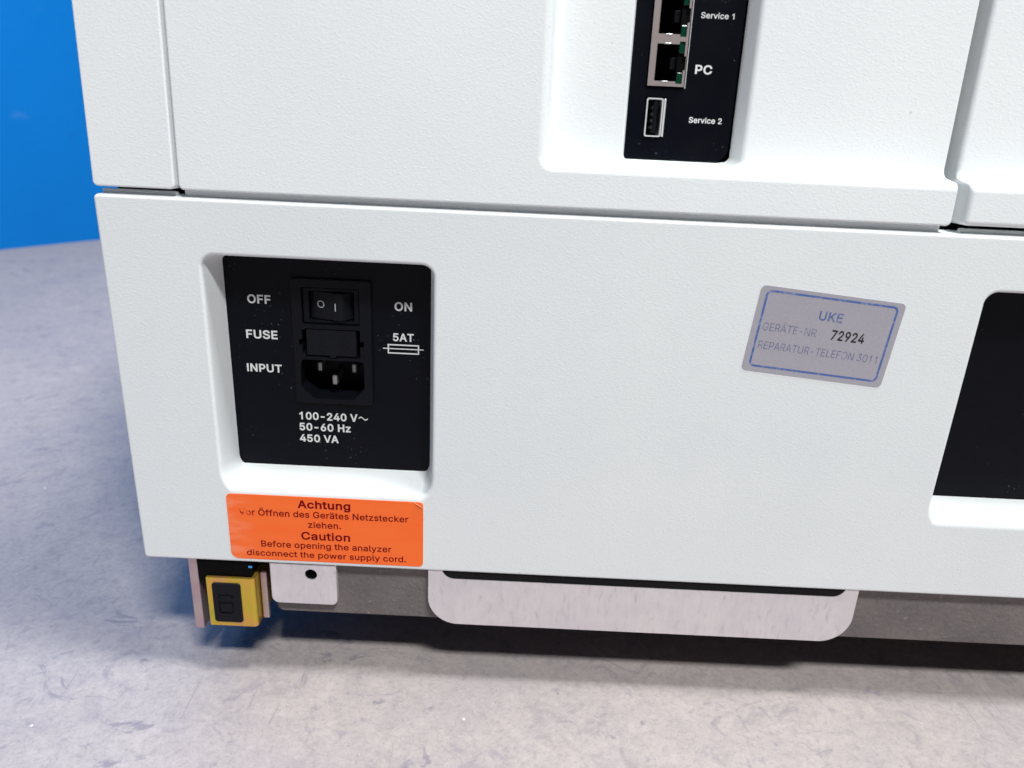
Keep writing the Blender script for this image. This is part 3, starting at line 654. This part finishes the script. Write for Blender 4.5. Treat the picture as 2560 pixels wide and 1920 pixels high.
def field(name, xs, zs, yfun, back, cut, mat, parent, edge=1.0, tilt=False, back2=None):
    x0, x1, z0, z1 = xs[0], xs[-1], zs[0], zs[-1]
    bm = bmesh.new(); g = []
    cr = 1.6
    for z in zs:
        row = []
        for x in xs:
            y = yfun(x, z)
            px, pz = x, z
            d = min(x - x0, x1 - x, z - z0, z1 - z)
            if d < edge:
                y += edge - math.sqrt(max(0, edge * edge - (edge - d) ** 2))
            # round the four corners of the outline
            cx = x0 + cr if x < x0 + cr else (x1 - cr if x > x1 - cr else None)
            cz = z0 + cr if z < z0 + cr else (z1 - cr if z > z1 - cr else None)
            if cx is not None and cz is not None:
                vx, vz = (x - cx) / cr, (z - cz) / cr
                mx = max(abs(vx), abs(vz)); ln = math.hypot(vx, vz)
                if ln > 1e-9:
                    px, pz = cx + vx / ln * mx * cr, cz + vz / ln * mx * cr
            row.append(bm.verts.new((px, y, pz)))
        g.append(row)
    nz, nx = len(zs), len(xs)
    for j in range(nz - 1):
        for i in range(nx - 1):
            q = (g[j][i], g[j][i + 1], g[j + 1][i + 1], g[j + 1][i])
            if min(v.co.y for v in q) > cut:
                continue
            bm.faces.new(q)
    loop = [g[0][i] for i in range(nx)] + [g[j][-1] for j in range(1, nz)] + [g[-1][i] for i in range(nx - 2, -1, -1)] + [g[j][0] for j in range(nz - 2, 0, -1)]
    top = set(id(v) for v in g[-1])
    b1 = [bm.verts.new((v.co.x, max(back, v.co.y), v.co.z)) for v in loop]
    n = len(loop)
    for i in range(n):
        bm.faces.new((loop[i], b1[i], b1[(i + 1) % n], loop[(i + 1) % n]))
    if back2:
        b2 = [bm.verts.new((v.co.x, back2, v.co.z)) for v in b1]
        for i in range(n):
            j = (i + 1) % n
            if id(loop[i]) in top and id(loop[j]) in top:
                continue
            bm.faces.new((b1[i], b2[i], b2[j], b1[j]))
    loose = [v for v in bm.verts if not v.link_faces]
    bmesh.ops.delete(bm, geom=loose, context='VERTS')
    o = to_obj(name, bm, mat, parent, True, tilt)
    return o


# ------------------------------------------------------------------ the setting
bm = bmesh.new()
bmesh.ops.create_grid(bm, x_segments=2, y_segments=2, size=2500)
o = to_obj('floor', bm, M['floor'], tilt=False)
o.location.z = -CAM_H * S
o['kind'] = 'structure'

A = Vector((-717.8, 793.5)); B = Vector((-636.1, 895.2)); d = (B - A).normalized(); nrm = Vector((-d.y, d.x))
bm = bmesh.new()
p0, p1 = A - d * 1600, A + d * 2200
c4 = [p0, p1, p1 + nrm * 120, p0 + nrm * 120]
lo = [bm.verts.new((q.x, q.y, -CAM_H - 1)) for q in c4]; hi = [bm.verts.new((q.x, q.y, 1500)) for q in c4]
bm.faces.new(lo); bm.faces.new(hi[::-1])
for i in range(4):
    bm.faces.new((lo[i], lo[(i + 1) % 4], hi[(i + 1) % 4], hi[i]))
o = to_obj('wall', bm, M['wall'])
o['kind'] = 'structure'; o['label'] = 'bright blue painted wall behind the white cabinet'; o['category'] = 'wall'

# ------------------------------------------------------------------ the cabinet
ROOT = bpy.data.objects.new('analyzer', None); COL.objects.link(ROOT)
ROOT.empty_display_size = .05
ROOT['label'] = 'white textured laboratory analyzer cabinet with black power inlet, port strip and orange caution sticker'
ROOT['category'] = 'analyzer'

W = M['white']
XR = 330.0
# --- lower panel with its two recesses
RX = ((-107.7, -28.5), (160.0, 239.5))
RZ0, RZ1 = -144.0, -55.1
WS = 12.2 / 2.3


def low_y(x, z):
    y = 0.0
    for a, b in RX:
        s = rr_inside(min(x - a, b - x), min(RZ1 - z, (z - RZ0) * .52), 4.4)
        y = max(y, wall_profile(s, 13.6, 1.3, WS))
    return y


dx = [(a - 2.2, a + 4.2) for a, b in RX] + [(b - 4.2, b + 2.2) for a, b in RX] + [(-141.7, -139.9), (XR - 1.8, XR)]
dz = [(RZ0 - 3, RZ0 + 8.6), (RZ1 - 5, RZ1 + 2.2), (-176.8, -175.0), (-38.1, -36.3)]
field('lower_panel', lines(-141.7, XR, dx, 6, .2), lines(-176.8, -36.3, dz, 6, .2), low_y, 11, 13.3, W, ROOT, edge=1.0, back2=32)

# --- upper panels, leaning back 2.7 degrees: local v above the hinge
QK = 275.35 / 269.35


def q(x, v):                       # sizes were taken at depth 10; the port plate lies at depth 16
    return x * QK, 22.6 + (v - 22.6) * QK


def up_y(x, v):
    # broad step back on the right, port pocket inside it
    s = rr_inside(x - 7.4, v - 14.9, 2.6)
    y = wall_profile(s, 11.0, 2.8, 6.0, 3.2)
    l, r_, b = x - 33.6, 73.4 - x, v - 15.6
    s2 = rr_inside(min(l * 2.6, r_), b * 1.4, 4.8)
    if s2 > -2:
        y2 = 11.0 + wall_profile(s2 - .2, 6.2, 1.8, 1.9)
        if y2 > 11.0:
            y = max(y, y2)
    return y


VT = 230.0
dx = [(3.5, 14.0), (31.5, 37.5), (65.5, 76.0), (-112.8, -111.0), (140.2, 142.0)]
dz = [(1.1, 2.9), (11.0, 24.5), (VT - 1.8, VT)]
field('upper_panel', lines(-112.8, 142.0, dx, 6, .22), lines(1.1, VT, dz, 5, .22), up_y, 32, 16.9, W, ROOT, edge=.55, tilt=True)

dx = [(-141.2, -139.4), (-116.0, -114.2)]
field('corner_panel', lines(-141.2, -114.2, dx, 5, .2), lines(1.1, VT, [(1.1, 2.9), (VT - 1.8, VT)], 6, .2),
      lambda x, v: 0.0, 32, 99, W, ROOT, edge=.5, tilt=True)


def end_y(x, v):
    return wall_profile(v - 14.9, 11.0, 2.8, 6.0, 3.2)


field('end_panel', lines(146.3, XR, [(146.3, 148.6), (XR - 2, XR)], 6, .2), lines(1.5, VT, [(1.5, 3.3), (11, 24.5), (VT - 1.8, VT)], 5, .22),
      end_y, 32, 99, W, ROOT, edge=1.6, tilt=True)

# upright lips on the joint: high below the middle panel, low below the two others
bm = box_bm(-112.6, 140.6, 3.6, 6.0, -38, -32.6, .7)
box_bm(-140.6, -115.2, 4.2, 6.0, -38, -34.95, .5, bm)
box_bm(147.6, XR - 1, 4.2, 6.0, -38, -34.85, .5, bm)
to_obj('joint_lip', bm, W, ROOT)
# dark inner frame and the white covers of the sides and top
bm = box_bm(-137, 326, 33.5, 296, -175.5, 190)
box_bm(-138.5, 326, 11.1, 33.4, -44, -34.3, 0, bm)  # black box added to keep the joint gap in shade
to_obj('chassis_and_gap_shade', bm, M['blackm'], ROOT)
bm = box_bm(-141.6, -138.0, 32.2, 300, -176.6, -37.5, .8)
box_bm(XR - 3.6, XR, 32.2, 300, -176.6, -37.5, .8, bm)
box_bm(-141.2, -138.0, 45, 300, -34.5, 191, .8, bm); box_bm(XR - 3.6, XR, 45, 300, -34.5, 191, .8, bm)
box_bm(-137.8, XR - 3.8, 45, 300, 191, 194.5, .8, bm)
to_obj('side_cover', bm, W, ROOT)

# --- power plate, inlet
Yp = 13.0
bm = plate_bm(rrect(-106.2, -28.0, -140.0, -53.0, (1.4, .5, .5, .5)), [rrect(-79.6, -54.2, -111.6, -65.4, 1)], Yp, Yp + 1.6)
power = to_obj('power_plate', bm, M['black'], ROOT, label='black power plate with white print in the left recess')
bm = bmesh.new(); yl = Yp - .04
for s_, a, b, z, c, bo in (('OFF', -97.6, -89.1, -74.7, 3.25, .022), ('FUSE', -99.0, -87.4, -88.1, 3.3, .022), ('INPUT', -99.7, -86.6, -101.2, 3.2, .022),
                           ('ON', -44.0, -37.6, -75.0, 3.25, .022), ('5AT', -44.7, -37.0, -86.6, 3.05, .022),
                           ('100-240 V', -81.0, -58.6, -119.9, 3.2, .026), ('50-60 Hz', -81.2, -61.4, -124.5, 3.2, .026), ('450 VA', -81.3, -66.2, -129.3, 3.2, .026)):
    print_line(power, M['print'], s_, a, b, z, c, yl, bo)
# the tilde after 240 V
for i in range(12):
    t0, t1 = i / 12, (i + 1) / 12
    f_ = lambda t: (-58.2 + 3.5 * t, -118.4 + .55 * math.sin(2 * math.pi * t))
    (ax, az), (bx_, bz) = f_(t0), f_(t1)
    bm.faces.new([bm.verts.new(p) for p in ((ax, yl, az - .25), (bx_, yl, bz - .25), (bx_, yl, bz + .25), (ax, yl, az + .25))])
flip_front(bm)
to_obj('alternating_current_sign', bm, M['print'], power, recalc=False)
bm = bmesh.new()
ring_flat(bm, rrect(-46.7, -35.0, -91.5, -87.8, 0), rrect(-46.2, -35.5, -91.0, -88.3, 0), yl)
strip(bm, -48.4, -33.3, -89.75, -89.35, yl - .02)
flip_front(bm)
to_obj('fuse_symbol', bm, M['print'], power, recalc=False)

Yi = 11.6
iec = [(-78.9, -96.4), (-78.4, -95.3), (-77.3, -94.9), (-57.0, -94.9), (-55.8, -95.3), (-55.4, -96.4), (-55.4, -105.6), (-59.6, -110.4), (-74.5, -110.5), (-79.2, -105.7)][::-1]
fuse_hole = [(-78.0, -83.4), (-78.0, -87.2), (-79.2, -87.2), (-79.2, -89.4), (-78.0, -89.4), (-78.0, -92.3), (-76.9, -92.3), (-76.9, -93.75),
             (-68.9, -93.75), (-68.3, -94.3), (-65.6, -94.3), (-65.0, -93.75), (-56.6, -93.75), (-56.6, -89.4), (-55.2, -89.4), (-55.2, -87.2), (-56.6, -87.2), (-56.6, -82.9), (-76.9, -82.9), (-76.9, -83.4)]
bm = plate_bm(rrect(-81.5, -52.2, -112.4, -64.4, 1.2), [iec, rrect(-77.6, -56.6, -81.3, -67.4, .6), fuse_hole], Yi, Yp - .01, .35)
inlet = to_obj('power_inlet', bm, M['blackp'], ROOT, label='black plastic mains inlet with rocker switch and fuse drawer')
bm = plate_bm(rrect(-80.2, -53.6, -111.3, -65.7, .5), [[(x, z) for x, z in iec], rrect(-77.6, -56.6, -81.3, -67.4, .6), fuse_hole], Yp + .0, 27.0)
box_bm(-80, -53.8, 27.2, 28.5, -111.2, -65.8, 0, bm)
to_obj('socket', bm, M['blackp'], inlet)
bm = plate_bm(rrect(-77.3, -56.9, -81.0, -67.7, .5), [rrect(-75.2, -58.6, -79.9, -68.9, .3)], 12.6, 16, .2)
to_obj('switch_frame', bm, M['blackp'], inlet)
bm = prism_xy([(-74.9, 18), (-74.9, 14.4), (-73.6, 13.9), (-63.3, 11.1), (-62.6, 11.4), (-59.0, 15.2), (-59.0, 18)], -79.5, -69.3, .25)
to_obj('rocker_switch', bm, M['insert'], inlet)
sl = (11.1 - 13.9) / (-63.3 + 73.6)
fy = lambda x: 13.9 + (x + 73.6) * sl - .05
bm = bmesh.new()
a = [bm.verts.new((x, fy(x), z)) for x, z in circle(-70.9, -73.9, 1.38)]; b = [bm.verts.new((x, fy(x), z)) for x, z in circle(-70.9, -73.9, 1.0)]
for i in range(28):
    j = (i + 1) % 28
    bm.faces.new((a[i], a[j], b[j], b[i]))
bm.faces.new([bm.verts.new((x, fy(x), z)) for x, z in ((-65.5, -76.0), (-65.1, -76.0), (-65.1, -73.1), (-65.5, -73.1))])
flip_front(bm)
to_obj('switch_mark', bm, mat_plain('grey_print', (.42, .43, .46), .55), inlet, recalc=False)
bm = box_bm(-76.5, -58.1, 11.9, 20, -93.3, -83.1, .25)
box_bm(-68.1, -65.7, 12.0, 20, -94.1, -93.2, .1, bm)
for gx in (-72.0, -64.0):                                   # tiny moulded marks, unreadable
    for k in range(5):
        box_bm(gx, gx + 2.4 + .5 * (k % 2), 11.83, 12.2, -85.6 - k * 1.5, -85.3 - k * 1.5, 0, bm)
to_obj('fuse_drawer', bm, M['insert'], inlet)
for (px, pz, yt) in ((-74.2, -100.6, 20.0), (-60.9, -100.7, 20.0), (-67.6, -104.4, 16.0)):
    to_obj('contact_pin', box_bm(px - .95, px + .95, yt, 27.5, pz - 2.0, pz + 2.0, .6), M['pin'], inlet)

# --- blank black plate in the right recess
bm = plate_bm(rrect(161.5, 238.5, -140.2, -53.0, (1.4, 1.4, .5, .5)), [], Yp, Yp + 1.6)
to_obj('blank_plate', bm, M['black'], ROOT, label='plain black plate in the right recess')

# --- port plate
Yq = 16.0
x0, v0 = q(32.4, 17.75); x1, v1 = q(68.35, 140)
cut_port = rrect(*[q(39.0, 0)[0], q(51.9, 0)[0], q(0, 40.1)[1], q(0, 69.4)[1]], .2)
cut_usb = rrect(*[q(39.3, 0)[0], q(46.2, 0)[0], q(0, 24.5)[1], q(0, 37.2)[1]], .3)
bm = plate_bm(rrect(x0, x1, v0, v1, (1.0, 4.4, 4, 4)), [cut_port, cut_usb], Yq, Yq + 1.4)
ports = to_obj('port_plate', bm, M['black'], ROOT, tilt=True, label='tall black port plate in the upper pocket')
bm = bmesh.new()
for s_, a, b, z, t_, bo in (('Service 1', 54.5, 65.1, 61.3, 63.0, .012), ('PC', 54.5, 60.0, 44.75, 47.5, .022), ('Service 2', 54.2, 65.1, 29.7, 31.5, .018)):
    (ax, az), (bx_, bz) = q(a, z), q(b, t_)
    print_line(ports, M['print'], s_, ax, bx_, az, bz - az, Yq - .04, bo, tilt=True)
# bare cut edges of the sheet catch the light as thin bright lines
to_obj('cut_edge', box_bm(q(51.62, 0)[0], q(51.86, 0)[0], Yq - .1, Yq + 1.2, q(0, 40.1)[1], q(0, 69.3)[1]), M['steel'], ports, tilt=True)


def Q(pts):
    return [q(*p) for p in pts]


def network_port(dv, label):
    base = 40.55 + dv
    hole = [(41.4, 1.55), (43.7, 1.55), (43.7, 1.35), (46.0, 1.35), (46.0, 1.55), (48.4, 1.55), (48.4, .85), (50.4, .85), (50.4, 5.05), (51.02, 5.05), (51.02, 9.25), (50.4, 9.25), (50.4, 13.55),
            (48.5, 13.55), (48.5, 12.7), (46.0, 12.7), (46.0, 12.9), (43.7, 12.9), (43.7, 12.7), (41.4, 12.7)]
    outer = rrect(39.35, 51.15, 0, 14.04, 0)
    mv = lambda pts: Q([(x, base + z) for x, z in pts])
    bm = plate_bm(mv(outer), [mv(hole)], Yq - .9, Yq - .4)
    p = to_obj('network_port', bm, M['nickel'], ROOT, tilt=True, label=label)
    # black moulded body behind the shell
    inner = rrect(41.3, 51.1, 1.3, 13.0, .1)
    bm = plate_bm(mv(rrect(39.5, 51.1, .1, 13.95, 0)), [mv(rrect(41.3, 48.5, 1.45, 12.8, 0))], Yq + .6, Yq + 11)
    (bx0, bz0), (bx1, bz1) = q(39.5, base + .1), q(51.1, base + 13.95)
    box_bm(bx0, bx1, Yq + 11.1, Yq + 12, bz0, bz1, 0, bm)
    to_obj('jack_body', bm, M['blackm'], p, tilt=True)
    for (za, zb) in ((.9, 4.3), (10.2, 13.5)):
        (ax, az), (bx_, bz) = q(48.65, base + za), q(50.35, base + zb)
        to_obj('indicator_light', box_bm(ax, bx_, Yq - .35, Yq + .5, az, bz, .15), M['green'], p, tilt=True)
    (ax, az), (bx_, bz) = q(46.4, base + 5.3), q(48.6, base + 9.0)
    to_obj('latch_stop', box_bm(ax, bx_, Yq + 2.2, Yq + 6, az, bz, .3), M['blackp'], p, tilt=True)
    for za in (1.33, 12.72):
        (ax, az), (bx_, bz) = q(43.85, base + za), q(45.85, base + za + .26)
        to_obj('spring_tab', box_bm(ax, bx_, Yq - 1.05, Yq + 1.5, az, bz, .05), M['steel'], p, tilt=True)
    return p


n1 = network_port(0, 'network socket beside the PC print')
n2 = network_port(14.05, 'network socket beside the Service 1 print')
for o in (n1, n2):
    o['group'] = 'network sockets stacked in the port plate'

(ux0, uz0), (ux1, uz1) = q(39.75, 24.75), q(45.2, 36.85)
bm = plate_bm(rrect(ux0, ux1, uz0, uz1, .7), [rrect(ux0 + .42, ux1 - .42, uz0 + .42, uz1 - .42, .45)], Yq - .9, Yq + 9)
usb = to_obj('usb_port', bm, M['steel'], ROOT, tilt=True, label='upright usb socket beside the Service 2 print')
to_obj('tongue', box_bm(ux0 + 2.5, ux0 + 3.9, Yq - .3, Yq + 9, uz0 + 1.2, uz1 - 1.2, .15), M['blackp'], usb, tilt=True)
to_obj('back_wall', box_bm(ux0 + .43, ux1 - .43, Yq + 7, Yq + 9.2, uz0 + .43, uz1 - .43), M['blackm'], usb, tilt=True)
for k in range(4):
    zc = uz0 + 3.1 + k * 2.1
    to_obj('contact', box_bm(ux0 + 2.3, ux0 + 2.48, Yq + .4, Yq + 7, zc - .45, zc + .45), M['pin'], usb, tilt=True)
(ax, az), (bx_, bz) = q(45.55, 24.9), q(46.15, 36.7)
to_obj('side_spring', box_bm(ax, bx_, Yq - .25, Yq + 6, az, bz, .1), M['steel'], usb, tilt=True)

# --- stickers
bm = plate_bm(rrect(-107.0, -31.6, -175.0, -146.3, (3.0, 1.9, 1.6, 2.0)), [], -.16, .02)
R_or = Matrix.Rotation(R(-.35), 4, 'Y')
warn = to_obj('warning_sticker', bm, M['orange'], ROOT, label='orange caution sticker below the power recess')
bm = bmesh.new(); yw = -.19
for s_, a, b, z, c, bo in (('Achtung', -79.8, -59.5, -151.2, 3.45, .025), ('Vor Öffnen des Gerätes Netzstecker', -102.6, -37.3, -155.3, 2.75, .013), ('ziehen.', -76.1, -63.4, -159.7, 2.75, .013),
                           ('Caution', -79.0, -60.0, -165.1, 3.5, .021), ('Before opening the analyzer', -94.9, -44.0, -169.1, 2.75, .013),
                           ('disconnect the power supply cord.', -100.8, -38.3, -173.3, 2.65, .013)):
    print_line(warn, M['redink'], s_, a, b, z, c, yw, bo)
# lifted corner of the sticker showing its pale backing
bm = bmesh.new()
pts = [(-35.2, -.2, -146.25), (-34.3, -.75, -146.8), (-33.2, -.9, -147.3), (-32.1, -.75, -148.1), (-31.55, -.2, -149.2), (-33.0, -.22, -148.2), (-34.0, -.22, -147.3)]
vs_ = [bm.verts.new(p) for p in pts]
bm.faces.new(vs_)
r_ = bmesh.ops.extrude_face_region(bm, geom=list(bm.faces))
for v in r_['geom']:
    if isinstance(v, bmesh.types.BMVert):
        v.co.y += .08
to_obj('curled_corner', bm, mat_plain('pale_sticker_backing', (.85, .62, .52), .5), warn)

ang = R(-5.0); ca, sa = math.cos(ang), math.sin(ang)
xf = lambda u, v: (107.1 + u * ca - v * sa, -73.65 + u * sa + v * ca)
T = lambda pts: [xf(*p) for p in pts]
bm = plate_bm(T(rrect(-25.2, 25.2, -15.4, 15.4, 1.7)), [], -.14, .02)
inv = to_obj('inventory_sticker', bm, M['silver'], ROOT, label='tilted silver inventory sticker with blue border')
bm = bmesh.new()
ring_flat(bm, T(rrect(-23.1, 23.1, -13.7, 14.1, 2.0)), T(rrect(-22.35, 22.35, -12.95, 13.35, 1.3)), -.165)
flip_front(bm)
to_obj('border_line', bm, M['blueink'], inv, recalc=False)
inv_xy = lambda x, z: ((x - 107.1) * ca + (z + 73.65) * sa, -(x - 107.1) * sa + (z + 73.65) * ca)
for s_, p0_, p1_, cap, bo, mt in (('UKE', (104.4, -67.7), (112.7, -68.1), 3.3, .016, 'uke'), ('GERÄTE-NR', (85.7, -72.0), (104.6, -73.6), 2.75, -.004, 'fadeink'),
                                  ('REPARATUR-TELEFON 3011', (85.2, -78.5), (127.4, -82.35), 2.75, -.004, 'fadeink'), ('72924', (109.8, -74.35), (121.5, -75.4), 3.6, .020, 'blackink')):
    a, b = inv_xy(*p0_), inv_xy(*p1_)
    print_line(inv, M[mt], s_, a[0], b[0], (a[1] + b[1]) / 2, cap, -.165, bo, xf)

# --- base: casting, plates, latch
ZT = -176.95
bm = plate_bm(rrect(-92.2, XR - 2, -202.8, ZT, (3.2, 2, .2, .2)), [], 4.2, 290, 1.1)
to_obj('base_casting', bm, M['cast'], ROOT, label='rough grey cast base under the white panel')
bm = plate_bm(rrect(-92.8, -66.4, -196.1, ZT, (3.0, 2.2, .1, .1)), [circle(-76.4, -181.9, 2.45)], 1.0, 4.1, .35)
tab = to_obj('mounting_tab', bm, M['alu'], ROOT, label='small bare aluminium tab with a screw hole')
bm = plate_bm(circle(-76.4, -181.9, 2.44), [circle(-76.4, -181.9, 1.95)], 1.6, 4.1)
box_bm(-78.9, -73.9, 4.12, 4.19, -184.4, -179.4, 0, bm)
to_obj('screw_thread', bm, M['blackm'], tab)


def arc(cx, cz, r, a0, a1, n=12):
    return [(cx + r * math.cos(R(a0 + (a1 - a0) * i / n)), cz + r * math.sin(R(a0 + (a1 - a0) * i / n))) for i in range(n + 1)]


o_ = [(-29.6, ZT)] + arc(-17.4, -189.9, 12.2, 180, 270) + arc(129.0, -189.9, 12.2, 270, 360) + [(141.2, ZT), (136.6, ZT)] \
    + arc(131.0, -175.6, 5.1, 345, 270, 8) + arc(-19.2, -175.6, 5.1, 270, 195, 8) + [(-25.0, ZT)]
bm = plate_bm(o_, [], .8, 4.0)
to_obj('base_bracket', bm, M['alu'], ROOT, label='wide bare aluminium bracket with rounded lower corners')
to_obj('slot_shade_strip', plate_bm([(-25.6, ZT - .01)] + arc(-19.2, -175.6, 5.05, 195, 270, 8) + arc(131.0, -175.6, 5.05, 270, 345, 8) + [(136.4, ZT - .01)], [], 1.15, 4.1), M['rubber_and_slot'], ROOT)  # black strip added as the shade inside the bracket slot

bm = box_bm(-126.0, -122.3, 2.6, 60, -211.8, ZT, .5)
to_obj('side_plate', bm, M['plated'], ROOT)
bm = box_bm(-98.5, -95.9, 5.4, 7.4, -207.2, -184.9, .4)
to_obj('latch_strip', bm, M['plated'], ROOT)
# folded yellow latch box: front with rounded fold running back on the right
t = 1.4
outer = [(-118.3, 0.0)] + [(-100.9 + 2.0 * math.sin(R(a)), 2.0 - 2.0 * math.cos(R(a))) for a in range(0, 91, 10)] + [(-98.9, 24.0)]
inner = [(-98.9 - t, 24.0)] + [(-100.9 + (2.0 - t) * math.sin(R(a)), 2.0 - (2.0 - t) * math.cos(R(a))) for a in range(90, -1, -10)] + [(-118.3, t)]
bm = prism_xy(outer + inner, -207.6, -184.8)
latch = to_obj('latch_box', bm, M['yellow'], ROOT, smooth=False, label='yellow zinc plated latch box at the lower left')
bm = plate_bm(rrect(-116.2, -104.7, -205.7, -187.0, 1.3), [[(-114.5, -192.1), (-107.6, -192.5), (-107.9, -194.0), (-108.6, -194.0), (-108.6, -195.4), (-107.9, -195.4), (-107.9, -201.5), (-113.9, -201.3), (-113.9, -195.4), (-113.2, -195.2), (-113.2, -194.0), (-114.5, -193.8)][::-1]], -.55, -.01, .3)
ins = to_obj('latch_insert', bm, M['insert'], latch)
bm = box_bm(-114.4, -107.7, -.02, .0, -201.4, -192.2, 0)
box_bm(-113.2, -108.6, -.40, -.03, -195.6, -192.9, .12, bm); box_bm(-113.3, -108.5, -.50, -.03, -200.7, -196.9, .15, bm)
to_obj('latch_slider', bm, M['insert'], latch)
bm = box_bm(-121.7, -100.3, 1.7, 25, -187.5, ZT - .02, 0)  # black blocks added to fill the latch interior with shade
box_bm(-122.2, -93.0, 25.1, 60, -207, ZT - .02, 0, bm)
to_obj('latch_shade_block', bm, M['blackm'], ROOT)
to_obj('blue_glint', box_bm(-101.4, -99.9, 1.3, 1.69, -180.4, -179.6, .1), M['blueglint'], ROOT)  # added blue chip standing in for a blue glint inside the latch
for fx, fyy in ((-60, 70), (280, 70), (-60, 250), (280, 250)):
    bm = bmesh.new()
    bmesh.ops.create_cone(bm, cap_ends=True, segments=32, radius1=13, radius2=15, depth=28.1)
    for v in bm.verts:
        v.co += Vector((fx, fyy, -216.93))
    to_obj('rubber_foot', bm, M['rubber_and_slot'], ROOT)
